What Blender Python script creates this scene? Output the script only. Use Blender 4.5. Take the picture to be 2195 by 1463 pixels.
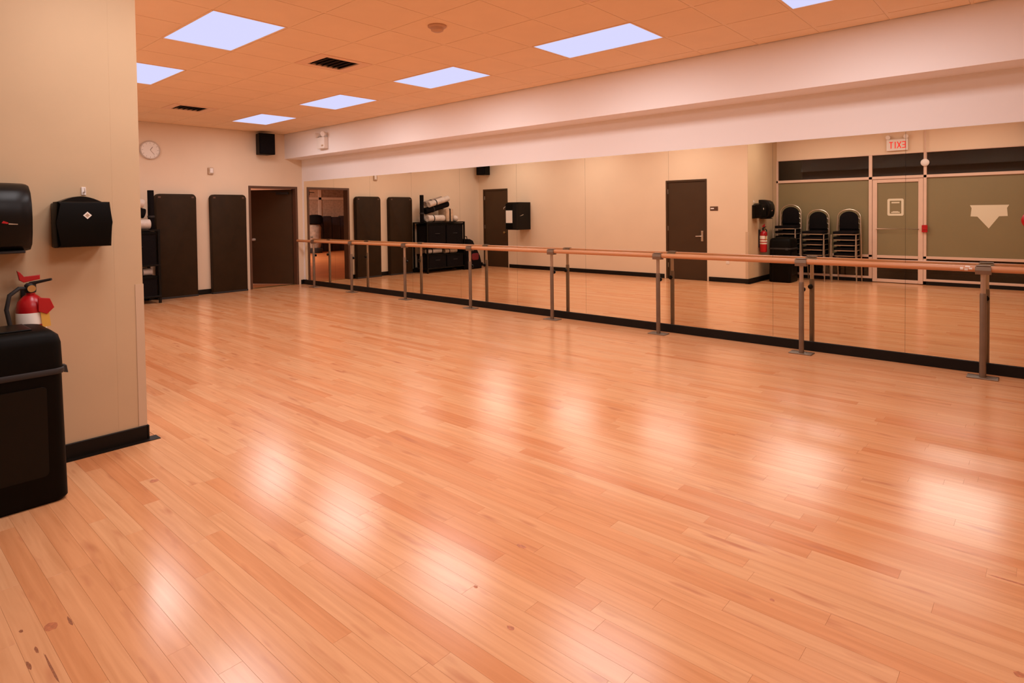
import bpy, bmesh, math, random
from mathutils import Vector, Matrix
random.seed(7)
C = bpy.context.scene.collection
for o in list(bpy.data.objects): bpy.data.objects.remove(o)
# ------------------------------------------------------------------ camera
CAM = (12.0521, -6.799, 1.4825); YAW = 0.7251; PITCH = 0.0247; ROLL = -0.0124; FPX = 1299.67; PY = 487.7
cd = bpy.data.cameras.new('camera'); cam = bpy.data.objects.new('camera', cd); C.objects.link(cam)
cd.sensor_fit = 'HORIZONTAL'; cd.sensor_width = 36.0; cd.lens = 36.0*FPX/2195; cd.shift_y = -(731.5-PY)/2195
cd.clip_start = 0.02
F = Vector((-math.sin(YAW)*math.cos(PITCH), math.cos(YAW)*math.cos(PITCH), -math.sin(PITCH)))
R = Vector((math.cos(YAW), math.sin(YAW), 0)); U = R.cross(F)
R2 = R*math.cos(ROLL)+U*math.sin(ROLL); U2 = U*math.cos(ROLL)-R*math.sin(ROLL)
cam.matrix_world = Matrix(((R2.x, U2.x, -F.x, CAM[0]), (R2.y, U2.y, -F.y, CAM[1]), (R2.z, U2.z, -F.z, CAM[2]), (0, 0, 0, 1)))
sc = bpy.context.scene; sc.camera = cam
# ------------------------------------------------------------------ world, exposure, lamp settings
w = bpy.data.worlds.new('world'); sc.world = w; w.use_nodes = True
w.node_tree.nodes['Background'].inputs[0].default_value = (0.9, 0.62, 0.45, 1)
w.node_tree.nodes['Background'].inputs[1].default_value = 0.02
vs = sc.view_settings; vs.view_transform = 'Standard'; vs.look = 'None'; vs.gamma = 1.0; vs.use_curve_mapping = False; vs.exposure = 0.0
LAMP_W = 21.6; LAMP_COL = (1.0, 0.92, 0.89)          # each recessed ceiling panel
# ------------------------------------------------------------------ room measures
H = 3.184; W = 5.42; W2 = 7.15; XC = 7.54; XR = 13.6; BD = 0.383; ZB = 2.67; ZM = 2.2065
GX, GY, GX0, GY0 = 0.583, 0.6725, 8.06, -1.297      # ceiling grid

# ------------------------------------------------------------------ materials
def mat(name, col, rough=0.5, metal=0.0, spec=0.5, var=0.0, vscale=6.0, bump=0.0, bscale=80.0, emit=None, estr=1.0, coat=0.0):
    m = bpy.data.materials.new(name); m.use_nodes = True
    nt = m.node_tree; b = nt.nodes['Principled BSDF']; L = nt.links.new
    b.inputs['Roughness'].default_value = rough; b.inputs['Metallic'].default_value = metal
    b.inputs['Specular IOR Level'].default_value = spec; b.inputs['Coat Weight'].default_value = coat
    b.inputs['Base Color'].default_value = (*col, 1)
    if var or bump:
        tc = nt.nodes.new('ShaderNodeTexCoord')
    if var:
        n = nt.nodes.new('ShaderNodeTexNoise'); n.inputs['Scale'].default_value = vscale; n.inputs['Detail'].default_value = 4
        L(tc.outputs['Object'], n.inputs['Vector'])
        r = nt.nodes.new('ShaderNodeValToRGB'); r.color_ramp.elements[0].position = 0.3; r.color_ramp.elements[1].position = 0.7
        r.color_ramp.elements[0].color = (*[c*(1-var) for c in col], 1); r.color_ramp.elements[1].color = (*[min(1, c*(1+var)) for c in col], 1)
        L(n.outputs['Fac'], r.inputs['Fac']); L(r.outputs['Color'], b.inputs['Base Color'])
    if bump:
        n = nt.nodes.new('ShaderNodeTexNoise'); n.inputs['Scale'].default_value = bscale; n.inputs['Detail'].default_value = 3
        L(tc.outputs['Object'], n.inputs['Vector'])
        bp = nt.nodes.new('ShaderNodeBump'); bp.inputs['Strength'].default_value = bump; bp.inputs['Distance'].default_value = 0.003
        L(n.outputs['Fac'], bp.inputs['Height']); L(bp.outputs['Normal'], b.inputs['Normal'])
    if emit:
        b.inputs['Emission Color'].default_value = (*emit, 1); b.inputs['Emission Strength'].default_value = estr
    return m

WALL = (0.80, 0.62, 0.45)
M = dict(
    wall=mat('wall_paint', WALL, 0.6, spec=0.3, var=0.02, vscale=1.5, bump=0.05, bscale=250),
    beam=mat('beam_paint', (0.92, 0.86, 0.84), 0.6, spec=0.3, bump=0.05, bscale=250),
    pillar=mat('pillar_paint', (0.60, 0.425, 0.255), 0.6, spec=0.3, var=0.03, vscale=2, bump=0.05, bscale=250),
    tile=mat('ceiling_tile', (0.97, 0.72, 0.50), 0.9, spec=0.1, var=0.02, vscale=3, bump=0.25, bscale=180),
    tbar=mat('ceiling_bar', (0.97, 0.72, 0.50), 0.6, spec=0.2),
    base=mat('black_vinyl', (0.008, 0.005, 0.003), 0.5, spec=0.2, var=0.2),
    guard=mat('corner_guard_plastic', (0.62, 0.45, 0.30), 0.35),
    sub=mat('subfloor', (0.55, 0.24, 0.10), 0.8),
    black=mat('black_plastic', (0.004, 0.003, 0.002), 0.5, spec=0.08, var=0.15, bump=0.06, bscale=300),
    satin=mat('satin_black', (0.004, 0.003, 0.002), 0.34, spec=0.2),
    fabric=mat('black_fabric', (0.008, 0.006, 0.006), 0.9, spec=0.08, var=0.25, vscale=60, bump=0.3, bscale=400),
    navy=mat('navy_vinyl', (0.022, 0.018, 0.028), 0.6, var=0.2, vscale=8),
    mat_=mat('brown_vinyl', (0.030, 0.016, 0.006), 0.6, spec=0.15, var=0.12, vscale=5, bump=0.1, bscale=120),
    door=mat('brown_door_paint', (0.060, 0.030, 0.012), 0.5, spec=0.25, var=0.06, vscale=3),
    jamb=mat('brown_frame_paint', (0.11, 0.05, 0.026), 0.45, spec=0.4, var=0.06, vscale=3),
    alu=mat('painted_aluminium', (0.72, 0.50, 0.38), 0.4, metal=0.0, spec=0.5, var=0.03),
    chrome=mat('brushed_steel', (0.75, 0.70, 0.64), 0.28, metal=1.0),
    post=mat('barre_post_metal', (0.22, 0.155, 0.105), 0.38, metal=0.55, var=0.1),
    postup=mat('barre_post_upper', (0.50, 0.38, 0.28), 0.3, metal=0.75, var=0.06),
    white=mat('white_plastic', (0.84, 0.76, 0.70), 0.4),
    paper=mat('white_paper', (0.86, 0.80, 0.72), 0.8, spec=0.1),
    film=mat('frosted_film', (0.24, 0.19, 0.095), 0.42, spec=0.35, var=0.03, vscale=1.2),
    decal=mat('white_decal', (0.74, 0.66, 0.48), 0.6),
    red=mat('red_paint', (0.45, 0.006, 0.010), 0.3, var=0.08),
    redtxt=mat('red_letters', (0.75, 0.03, 0.02), 0.5, emit=(0.9, 0.05, 0.03), estr=0.35),
    yellow=mat('yellow_tag', (0.75, 0.42, 0.07), 0.6),
    brass=mat('brass', (0.55, 0.38, 0.16), 0.35, metal=0.9),
    frame_c=mat('chair_frame', (0.52, 0.43, 0.33), 0.32, metal=0.85),
    silver=mat('silver_foam', (0.62, 0.52, 0.44), 0.45, var=0.15, vscale=12),
    tan=mat('tan_cloth', (0.50, 0.34, 0.22), 0.8, var=0.2, vscale=20),
    rubber=mat('dark_rubber', (0.02, 0.016, 0.014), 0.7),
    grey=mat('grey_cloth', (0.34, 0.26, 0.21), 0.8, var=0.25, vscale=9),
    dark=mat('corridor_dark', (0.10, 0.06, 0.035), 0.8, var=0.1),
    vent=mat('vent_paint', (0.93, 0.62, 0.42), 0.5),
    ventdark=mat('vent_duct', (0.03, 0.014, 0.007), 0.8),
    dvent=mat('detector_plastic', (0.62, 0.36, 0.22), 0.5),
    panel=mat('light_diffuser', (0.02, 0.02, 0.02), 0.9, spec=0.0, emit=(0.69, 0.69, 1.0), estr=1.0),
)
def rail_mat():
    m = mat('oak_barre', (0.62, 0.27, 0.11), 0.32, spec=0.5); nt = m.node_tree; b = nt.nodes['Principled BSDF']
    tc = nt.nodes.new('ShaderNodeTexCoord'); mp = nt.nodes.new('ShaderNodeMapping'); mp.inputs['Scale'].default_value = (2, 60, 60)
    n = nt.nodes.new('ShaderNodeTexNoise'); n.inputs['Scale'].default_value = 1.5
    r = nt.nodes.new('ShaderNodeValToRGB'); r.color_ramp.elements[0].color = (0.50, 0.20, 0.075, 1); r.color_ramp.elements[1].color = (0.70, 0.33, 0.15, 1)
    nt.links.new(tc.outputs['Object'], mp.inputs['Vector']); nt.links.new(mp.outputs['Vector'], n.inputs['Vector'])
    nt.links.new(n.outputs['Fac'], r.inputs['Fac']); nt.links.new(r.outputs['Color'], b.inputs['Base Color']); return m
M['rail'] = rail_mat()
def mirror_mat():
    m = bpy.data.materials.new('mirror_silver'); m.use_nodes = True; nt = m.node_tree
    b = nt.nodes['Principled BSDF']; b.inputs['Base Color'].default_value = (0.94, 0.89, 0.77, 1)
    b.inputs['Metallic'].default_value = 1; b.inputs['Roughness'].default_value = 0.0; return m
M['mirror'] = mirror_mat()
def glass_mat():
    m = bpy.data.materials.new('clear_glass'); m.use_nodes = True; nt = m.node_tree; nt.nodes.remove(nt.nodes['Principled BSDF'])
    t = nt.nodes.new('ShaderNodeBsdfTransparent'); t.inputs[0].default_value = (0.80, 0.74, 0.64, 1)
    g = nt.nodes.new('ShaderNodeBsdfGlossy'); g.inputs['Roughness'].default_value = 0.02
    f = nt.nodes.new('ShaderNodeFresnel'); f.inputs[0].default_value = 1.5
    x = nt.nodes.new('ShaderNodeMixShader'); L = nt.links.new
    L(f.outputs[0], x.inputs[0]); L(t.outputs[0], x.inputs[1]); L(g.outputs[0], x.inputs[2]); L(x.outputs[0], nt.nodes['Material Output'].inputs[0]); return m
M['glass'] = glass_mat()
def wood_mat():
    m = bpy.data.materials.new('maple_strip'); m.use_nodes = True; nt = m.node_tree; b = nt.nodes['Principled BSDF']; N = nt.nodes.new; L = nt.links.new
    at = N('ShaderNodeAttribute'); at.attribute_name = 'tone'
    geo = N('ShaderNodeNewGeometry')
    off = N('ShaderNodeVectorMath'); off.operation = 'MULTIPLY_ADD'; off.inputs[1].default_value = (1, 1, 1)
    L(geo.outputs['Position'], off.inputs[0])
    sc_ = N('ShaderNodeVectorMath'); sc_.operation = 'SCALE'; sc_.inputs[0].default_value = (37, 91, 53); L(at.outputs['Fac'], sc_.inputs['Scale']); L(sc_.outputs[0], off.inputs[2])
    mp = N('ShaderNodeMapping'); mp.inputs['Scale'].default_value = (1.6, 34, 1); L(off.outputs[0], mp.inputs['Vector'])
    g = N('ShaderNodeTexNoise'); g.inputs['Scale'].default_value = 1.0; g.inputs['Detail'].default_value = 5; g.inputs['Distortion'].default_value = 0.6; L(mp.outputs[0], g.inputs['Vector'])
    ramp = N('ShaderNodeValToRGB'); e = ramp.color_ramp.elements
    e[0].position = 0.0; e[0].color = (0.67, 0.265, 0.105, 1); e[1].position = 1.0; e[1].color = (0.77, 0.405, 0.20, 1)
    k = e.new(0.10); k.color = (0.72, 0.32, 0.138, 1); k = e.new(0.5); k.color = (0.75, 0.365, 0.17, 1)
    L(at.outputs['Fac'], ramp.inputs['Fac'])
    gr = N('ShaderNodeValToRGB'); gr.color_ramp.elements[0].position = 0.25; gr.color_ramp.elements[0].color = (0.86, 0.80, 0.74, 1)
    gr.color_ramp.elements[1].position = 0.65; gr.color_ramp.elements[1].color = (1.03, 1.04, 1.05, 1); L(g.outputs['Fac'], gr.inputs['Fac'])
    mx = N('ShaderNodeMix'); mx.data_type = 'RGBA'; mx.blend_type = 'MULTIPLY'; mx.inputs['Factor'].default_value = 1.0
    L(ramp.outputs['Color'], mx.inputs['A']); L(gr.outputs['Color'], mx.inputs['B'])
    # knots and mineral streaks: short reddish flecks
    mp2 = N('ShaderNodeMapping'); mp2.inputs['Scale'].default_value = (1.3, 7.0, 1); L(off.outputs[0], mp2.inputs['Vector'])
    kn = N('ShaderNodeTexNoise'); kn.inputs['Scale'].default_value = 2.2; kn.inputs['Detail'].default_value = 2; L(mp2.outputs[0], kn.inputs['Vector'])
    kr = N('ShaderNodeValToRGB'); kr.color_ramp.elements[0].position = 0.62; kr.color_ramp.elements[0].color = (0, 0, 0, 1); kr.color_ramp.elements[1].position = 0.80; kr.color_ramp.elements[1].color = (1, 1, 1, 1)
    L(kn.outputs['Fac'], kr.inputs['Fac'])
    mk = N('ShaderNodeMix'); mk.data_type = 'RGBA'; L(kr.outputs['Color'], mk.inputs['Factor']); L(mx.outputs['Result'], mk.inputs['A']); mk.inputs['B'].default_value = (0.52, 0.19, 0.085, 1)
    L(mk.outputs['Result'], b.inputs['Base Color'])
    rn = N('ShaderNodeTexNoise'); rn.inputs['Scale'].default_value = 0.9; rn.inputs['Detail'].default_value = 3; L(geo.outputs['Position'], rn.inputs['Vector'])
    rr = N('ShaderNodeMapRange'); rr.inputs['To Min'].default_value = 0.15; rr.inputs['To Max'].default_value = 0.25; L(rn.outputs['Fac'], rr.inputs['Value']); L(rr.outputs[0], b.inputs['Roughness'])
    b.inputs['Specular IOR Level'].default_value = 0.5
    return m
M['wood'] = wood_mat()

# ------------------------------------------------------------------ mesh helpers
def box(bm, x0, x1, y0, y1, z0, z1, bev=0.0, seg=2):
    r = bmesh.ops.create_cube(bm, size=1.0)['verts']
    for v in r:
        v.co = Vector(((x0+x1)/2+v.co.x*(x1-x0), (y0+y1)/2+v.co.y*(y1-y0), (z0+z1)/2+v.co.z*(z1-z0)))
    if bev:
        es = list({e for v in r for e in v.link_edges})
        bmesh.ops.bevel(bm, geom=es, offset=bev, segments=seg, profile=0.5, affect='EDGES')
    return bm
def tube(bm, pts, rad, n=10, cap=True):
    pts = [Vector(p) for p in pts]; rings = []
    rads = rad if isinstance(rad, (list, tuple)) else [rad]*len(pts)
    t0 = (pts[1]-pts[0]).normalized(); up = Vector((0, 0, 1)) if abs(t0.z) < 0.9 else Vector((1, 0, 0))
    a = t0.cross(up).normalized()
    for i, p in enumerate(pts):
        t = ((pts[min(i+1, len(pts)-1)]-p).normalized()+(p-pts[max(i-1, 0)]).normalized()).normalized()
        a = (a-t*a.dot(t)).normalized(); b = t.cross(a)
        rings.append([bm.verts.new(p+(a*math.cos(2*math.pi*k/n)+b*math.sin(2*math.pi*k/n))*rads[i]) for k in range(n)])
    for i in range(len(rings)-1):
        for k in range(n): bm.faces.new((rings[i][k], rings[i][(k+1) % n], rings[i+1][(k+1) % n], rings[i+1][k]))
    if cap: bm.faces.new(rings[0][::-1]); bm.faces.new(rings[-1])
    return bm
def lathe(bm, prof, n=24, org=(0, 0, 0), axis='Z'):
    org = Vector(org); rings = []
    for r, h in prof:
        ring = []
        for k in range(n):
            a = 2*math.pi*k/n; c, s = r*math.cos(a), r*math.sin(a)
            p = {'Z': (c, s, h), 'X': (h, c, s), 'Y': (s, h, c)}[axis]; ring.append(bm.verts.new(org+Vector(p)))
        rings.append(ring)
    for i in range(len(rings)-1):
        for k in range(n): bm.faces.new((rings[i][k], rings[i][(k+1) % n], rings[i+1][(k+1) % n], rings[i+1][k]))
    bm.faces.new(rings[0][::-1]); bm.faces.new(rings[-1]); return bm
def prism(bm, pts, d0, d1, axis='X', bev=0.0):
    # polygon in the plane normal to axis: X -> (y,z), Y -> (x,z), Z -> (x,y)
    mk = {'X': lambda a, b, d: (d, a, b), 'Y': lambda a, b, d: (a, d, b), 'Z': lambda a, b, d: (a, b, d)}[axis]
    v0 = [bm.verts.new(mk(a, b, d0)) for a, b in pts]; v1 = [bm.verts.new(mk(a, b, d1)) for a, b in pts]; n = len(pts)
    f0 = bm.faces.new(v0); f1 = bm.faces.new(v1[::-1])
    for k in range(n): bm.faces.new((v0[k], v1[k], v1[(k+1) % n], v0[(k+1) % n]))
    if bev: bmesh.ops.bevel(bm, geom=list(set(f0.edges) | set(f1.edges)), offset=bev, segments=2, affect='EDGES', profile=0.5)
    return bm
def rrect(x0, x1, z0, z1, r, seg=5, corners=(1, 1, 1, 1)):
    out = []
    for i, (cx, cz, a0) in enumerate(((x0, z0, 180), (x1, z0, 270), (x1, z1, 0), (x0, z1, 90))):
        if not corners[i]: out.append((cx, cz)); continue
        ox = cx+(r if cx == x0 else -r); oz = cz+(r if cz == z0 else -r)
        for k in range(seg+1):
            a = math.radians(a0+90*k/seg); out.append((ox+r*math.cos(a), oz+r*math.sin(a)))
    return out
def B(): return bmesh.new()
def obj(name, bm, m, parent=None, smooth=False, loc=None, rot=None, label=None):
    bmesh.ops.recalc_face_normals(bm, faces=bm.faces[:])
    me = bpy.data.meshes.new(name); bm.to_mesh(me); bm.free()
    me.materials.append(M[m] if isinstance(m, str) else m)
    if smooth:
        me.polygons.foreach_set('use_smooth', [True]*len(me.polygons)); me.set_sharp_from_angle(angle=math.radians(38))
    o = bpy.data.objects.new(name, me); C.objects.link(o)
    if parent: o.parent = parent
    if loc: o.location = loc
    if rot: o.rotation_euler = rot
    if label: o['label'] = label
    return o
def tag(o, label, cat, group=None, kind=None):
    o['label'] = label; o['category'] = cat
    if group: o['group'] = group
    if kind: o['kind'] = kind
    return o
def thing(name, label, cat, loc=(0, 0, 0), rotz=0.0, group=None):
    o = bpy.data.objects.new(name, None); C.objects.link(o); o.location = loc; o.rotation_euler = (0, 0, rotz); o.empty_display_size = 0.1
    return tag(o, label, cat, group)
def struct(name, bm, m, label, cat):
    return tag(obj(name, bm, m), label, cat, kind='structure')
def copytree(o, parent=None):
    c = o.copy(); C.objects.link(c); c.parent = parent
    for ch in o.children: copytree(ch, c)
    return c

# ------------------------------------------------------------------ the shell
def strip_pieces():
    rows = []; wd = 0.08; n = int(W2/wd)+1; rnd = random.Random(3)
    for j in range(n):
        y1 = -j*wd; y0 = max(-W2, y1-wd); xs = 0.0
        if y0 >= y1-0.01: continue
        start = 0.0 if y0 > -W-0.02 else XC
        x = start - rnd.random()*1.2
        while x < XR:
            ln = rnd.uniform(0.45, 1.7); a = max(start, x); b = min(XR, x+ln)
            if b-a > 0.05: rows.append((a, b, y0, y1, rnd.random()))
            x += ln
    return rows
pieces = strip_pieces()
def infov(p):
    d = Vector((p[0], p[1], 0))-Vector(CAM); z = d.dot(F)
    if z < 0.2: return False
    px = 1097.5+FPX*d.dot(R2)/z; py = PY-FPX*d.dot(U2)/z
    return -60 < px < 2255 and py < 1520
def near(p):
    c = ((p[0]+p[1])/2, (p[2]+p[3])/2)
    vis = any(infov(q) for q in ((p[0], p[2]), (p[1], p[2]), c))
    d = math.hypot(c[0]-CAM[0], c[1]-CAM[1])
    return d if vis else d+100
pieces.sort(key=near)
GAP = 0.00025
bm = B(); box(bm, -0.0, XR, -W2, 0, -0.10, -0.002)
floor = struct('floor', bm, 'sub', 'orange maple strip floor of the dance studio', 'floor')
def plank_obj(ps, name):
    me = bpy.data.meshes.new(name); vs_, fs, tones = [], [], []
    for (a, b, c, d, t) in ps:
        a += GAP; b -= GAP; c += GAP; d -= GAP; e = 0.0002; i = len(vs_)
        vs_ += [(a, c, -0.0019), (b, c, -0.0019), (b, d, -0.0019), (a, d, -0.0019), (a, c, -e), (b, c, -e), (b, d, -e), (a, d, -e),
                (a+e, c+e, 0), (b-e, c+e, 0), (b-e, d-e, 0), (a+e, d-e, 0)]
        f = [(8, 9, 10, 11)]
        for q in (0, 4):
            for k in range(4): f.append((q+k, q+(k+1) % 4, q+4+(k+1) % 4, q+4+k))
        fs += [tuple(i+x for x in ff) for ff in f]; tones += [t]*len(f)
    me.from_pydata(vs_, [], fs); me.materials.append(M['wood'])
    at = me.attributes.new('tone', 'FLOAT', 'FACE'); at.data.foreach_set('value', tones)
    o = bpy.data.objects.new(name, me); C.objects.link(o); o.parent = floor; return o
for p in pieces[:298]: plank_obj([p], 'floor_plank')
o = plank_obj(pieces[298:], 'floor_planks_rest'); o['kind'] = 'stuff'
# dark gouges and knots that show as single marks in the boards
M['gouge'] = mat('dark_gouge', (0.30, 0.10, 0.035), 0.6, var=0.3, vscale=90); M['knot'] = mat('red_knot', (0.50, 0.17, 0.07), 0.4, var=0.25, vscale=70)
rk = random.Random(5)
for (x, y, l, wd, m) in ((9.293, -6.377, 0.022, 0.013, 'gouge'), (9.454, -6.362, 0.05, 0.009, 'gouge'), (9.525, -6.395, 0.06, 0.011, 'gouge'), (9.60, -6.348, 0.22, 0.007, 'gouge'), (9.362, -6.246, 0.07, 0.010, 'gouge'),
        (9.345, -6.30, 0.06, 0.04, 'knot'), (8.292, -5.62, 0.05, 0.045, 'knot'), (10.306, -4.791, 0.06, 0.026, 'knot'), (10.358, -5.131, 0.02, 0.016, 'knot'), (10.622, -5.219, 0.035, 0.02, 'knot'), (11.274, -4.457, 0.02, 0.016, 'knot'), (11.95, -3.73, 0.16, 0.012, 'knot'), (11.992, -4.333, 0.03, 0.03, 'knot')):
    bm = B(); n = 14
    prism(bm, [(l/2*math.cos(2*math.pi*k/n)*rk.uniform(0.75, 1.1), wd/2*math.sin(2*math.pi*k/n)*rk.uniform(0.7, 1.15)) for k in range(n)], 0.0, 0.0003, 'Z')
    o = obj('floor_knot', bm, m, floor); o.location = (x, y, 0.0)

# walls
D1 = (-1.175, -0.12, 2.09)
bm = B(); box(bm, -0.16, 0, -W, D1[0], 0, H); box(bm, -0.16, 0, D1[0], D1[1], D1[2], H); box(bm, -0.16, 0, D1[1], 0.16, 0, H)
struct('wall_far', bm, 'wall', 'cream end wall with clock, speaker and upright mats', 'wall')
bm = B(); box(bm, 0, XR, 0, 0.16, 0, H)
struct('wall_mirror', bm, 'beam', 'cream long wall behind the mirrors', 'wall')
bm = B(); box(bm, 0, XR, -BD, 0, ZB, H)
struct('ceiling_beam', bm, 'beam', 'white boxed beam running above the mirrors', 'beam')
DO = [(0.17, 1.09), (5.755, 6.69)]; DH = 2.14
bm = B(); xs = [0.0]+[v for d in DO for v in d]+[XC]
for i in range(0, len(xs), 2): box(bm, xs[i], xs[i+1], -W-0.16, -W, 0, H)
for d in DO: box(bm, d[0], d[1], -W-0.16, -W, DH, H)
struct('wall_opposite', bm, 'wall', 'cream wall with two brown doors, seen in the mirrors', 'wall')
bm = B(); box(bm, XC-0.16, XC, -W2-0.1, -W-0.16, 0, H); box(bm, XC-0.001, XC+0.0005, -W-0.16, -W, 0, H)
struct('wall_pillar', bm, 'pillar', 'tan wall end carrying the black dispensers', 'wall')
bm = B(); box(bm, XC, XR, -W2-0.1, -W2, 2.55, H)
struct('wall_glass_side', bm, 'wall', 'tan strip of wall above the glass front', 'wall')
bm = B(); box(bm, XR, XR+0.16, -W2-0.1, 0.16, 0, H)
struct('wall_right', bm, 'wall', 'cream wall at the near end of the studio', 'wall')

# baseboards
bm = B(); box(bm, 0, XR, -0.022, 0, 0, 0.098, 0.003, 1)
struct('baseboard_mirror', bm, 'base', 'black baseboard running under the mirrors', 'baseboard')
bm = B(); box(bm, 0, 0.014, -W, D1[0]-0.06, 0, 0.095, 0.003, 1); box(bm, 0, 0.014, D1[1]+0.05, -0.022, 0, 0.095, 0.003, 1)
struct('baseboard_far', bm, 'base', 'black baseboard along the end wall', 'baseboard')
bm = B()
for a, b in ((0.014, 0.13), (1.13, 5.715), (6.73, XC+0.014)): box(bm, a, b, -W, -W+0.014, 0, 0.095, 0.003, 1)
struct('baseboard_opposite', bm, 'base', 'black baseboard along the wall with two doors', 'baseboard')
bm = B(); box(bm, XC, XC+0.014, -W2, -W, 0, 0.095, 0.003, 1); box(bm, XC+0.014, XC+0.062, -W2, -5.355, 0, 0.004); box(bm, XC-0.03, XC+0.014, -W+0.014, -5.355, 0, 0.004)
struct('baseboard_pillar', bm, 'base', 'black vinyl baseboard with floor flange at the tan wall end', 'baseboard')
bm = B(); box(bm, XC, 9.385, -W2, -W2+0.03, 0, 0.07); box(bm, 10.30, XR, -W2, -W2+0.03, 0, 0.07)
struct('baseboard_glass', bm, 'base', 'black baseboard under the frosted windows', 'baseboard')

# ceiling: slab, bars and tiles
bm = B(); box(bm, -0.16, XR+0.16, -W2-0.1, 0.16, H+0.03, H+0.12)
ceil = struct('ceiling', bm, 'tile', 'suspended ceiling of square tiles', 'ceiling')
xl = [GX0+GX*k for k in range(-13, 10) if 0.05 < GX0+GX*k < XR-0.05]; yl = [GY0-GY*k for k in range(-1, 9) if -W2+0.05 < GY0-GY*k < -BD-0.05]
xe = [0.0]+xl+[XR]; ye = [-W2]+yl[::-1]+[-BD]
for x in xl: bm = B(); box(bm, x-0.012, x+0.012, -W2, -BD, H, H+0.03); obj('ceiling_bar', bm, 'tbar', ceil)
for y in yl: bm = B(); box(bm, 0, XR, y-0.012, y+0.012, H+0.0005, H+0.0305); obj('ceiling_bar', bm, 'tbar', ceil)
LX = [1.064, 3.396, 5.728, 8.06, 10.392]; LY = [-1.97, -4.66]
LIGHTS = [(x, y) for y in LY for x in LX]+[(x, -6.0045) for x in LX[3:]]  # last row is unseen, added to brighten the pillar and glass front
VENTS = [(5.728, -3.315), (1.647, -3.315), (9.226, -3.315)]
def inside(cx, cy):
    if cx < XC and cy < -W: return True
    for (x, y) in LIGHTS:
        if x-0.02 < cx < x+2*GX+0.02 and y-0.02 < cy < y+GY+0.02: return True
    for (x, y) in VENTS:
        if x-0.02 < cx < x+GX+0.02 and y-0.02 < cy < y+GY+0.02: return True
    return False
for i in range(len(xe)-1):
    for j in range(len(ye)-1):
        x0, x1, y0, y1 = xe[i], xe[i+1], ye[j], ye[j+1]
        if inside((x0+x1)/2, (y0+y1)/2) and inside((x0+x1)/2, max((y0+y1)/2, y1-0.05)): continue
        if x0 < XC and y1 < -W: continue
        g = 0.013; bm = B()
        prism(bm, [(x0+g, y0+g), (x1-g, y0+g), (x1-g, y1-g), (x0+g, y1-g)], H-0.002, H+0.028, 'Z')
        obj('ceiling_tile', bm, 'tile', ceil)

# recessed lights
ordn = ['first', 'second', 'third', 'fourth', 'fifth']
for (x, y) in LIGHTS:
    i = LX.index(x); row = {LY[0]: 'nearest the mirrors', LY[1]: 'along the middle'}.get(y, 'added out of view to brighten the glass front')
    t = thing('ceiling_light', 'bright recessed rectangular light, %s from the end wall in the row %s' % (ordn[i], row), 'ceiling light', (x+GX, y+GY/2, H), 0, 'recessed ceiling lights')
    a, b = GX-0.012, GY/2-0.012; bm = B()
    for s in (-1, 1):
        box(bm, -a, a, s*b-0.008, s*b+0.008, -0.006, 0.02); box(bm, s*a-0.008, s*a+0.008, -b, b, -0.006, 0.02)
    obj('frame', bm, 'tbar', t)
    bm = B(); box(bm, -a+0.008, a-0.008, -b+0.008, b-0.008, -0.002, 0.012); obj('diffuser', bm, 'panel', t)
    ld = bpy.data.lights.new('lamp', 'AREA'); ld.shape = 'RECTANGLE'; ld.size = 2*a-0.04; ld.size_y = 2*b-0.04; ld.energy = LAMP_W; ld.color = LAMP_COL
    lo = bpy.data.objects.new('lamp', ld); C.objects.link(lo); lo.parent = t; lo.location = (0, 0, -0.008)
# vents
vl = ['square air vent in the middle of the ceiling beside the smoke detector', 'square air vent in the ceiling nearest the end wall', 'square air vent at the top edge, nearest the viewer']
for k, (x, y) in enumerate(VENTS):
    t = thing('ceiling_vent', vl[k], 'air vent', (x+GX/2, y+GY/2, H), 0, 'ceiling air vents')
    bm = B(); a, b = GX/2-0.014, GY/2-0.014; ia, ib = 0.20, 0.21
    for s in (-1, 1):
        prism(bm, [(-a, s*b), (a, s*b), (ia, s*ib), (-ia, s*ib)], -0.006, 0.012, 'Z'); prism(bm, [(s*a, -b), (s*a, b), (s*ia, ib), (s*ia, -ib)], -0.006, 0.012, 'Z')
    obj('frame', bm, 'vent', t)
    bm = B(); box(bm, -ia, ia, -ib, ib, 0.02, 0.028); obj('duct', bm, 'ventdark', t)
    for q in range(6):
        yy = -ib+0.035+q*0.07; bm = B()
        prism(bm, [(yy, -0.004), (yy+0.008, -0.004), (yy+0.034, 0.018), (yy+0.026, 0.018)], -ia, ia, 'X'); obj('slat', bm, 'ventdark', t)
t = thing('smoke_detector', 'small round smoke detector on the ceiling', 'smoke detector', (7.89, -3.09, H-0.002))
bm = B(); lathe(bm, [(0.085, 0), (0.085, -0.012), (0.07, -0.022)]); obj('base', bm, 'dvent', t, True)
bm = B(); lathe(bm, [(0.06, -0.022), (0.055, -0.045), (0.035, -0.055)]); obj('sensor_head', bm, 'dvent', t, True)

# ------------------------------------------------------------------ mirrors
t = thing('wall_mirror_panels', 'long row of tall mirror panels fixed along the wall behind the barre', 'mirror', (0, 0, 0.1))
sx = [0.085, 1.24, 2.46, 3.69, 4.91, 6.13, 7.36, 8.585, 9.81, 11.03, 12.25, 13.47]
bm = B(); box(bm, sx[0]+0.002, sx[-1]-0.002, -0.0015, -0.0002, 0.002, ZM-0.102); obj('backing', bm, 'rubber', t)
for i in range(len(sx)-1):
    bm = B(); box(bm, sx[i]+0.001, sx[i+1]-0.001, -0.006, -0.0018, 0.0, ZM-0.1); obj('mirror_panel', bm, 'mirror', t)

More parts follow.
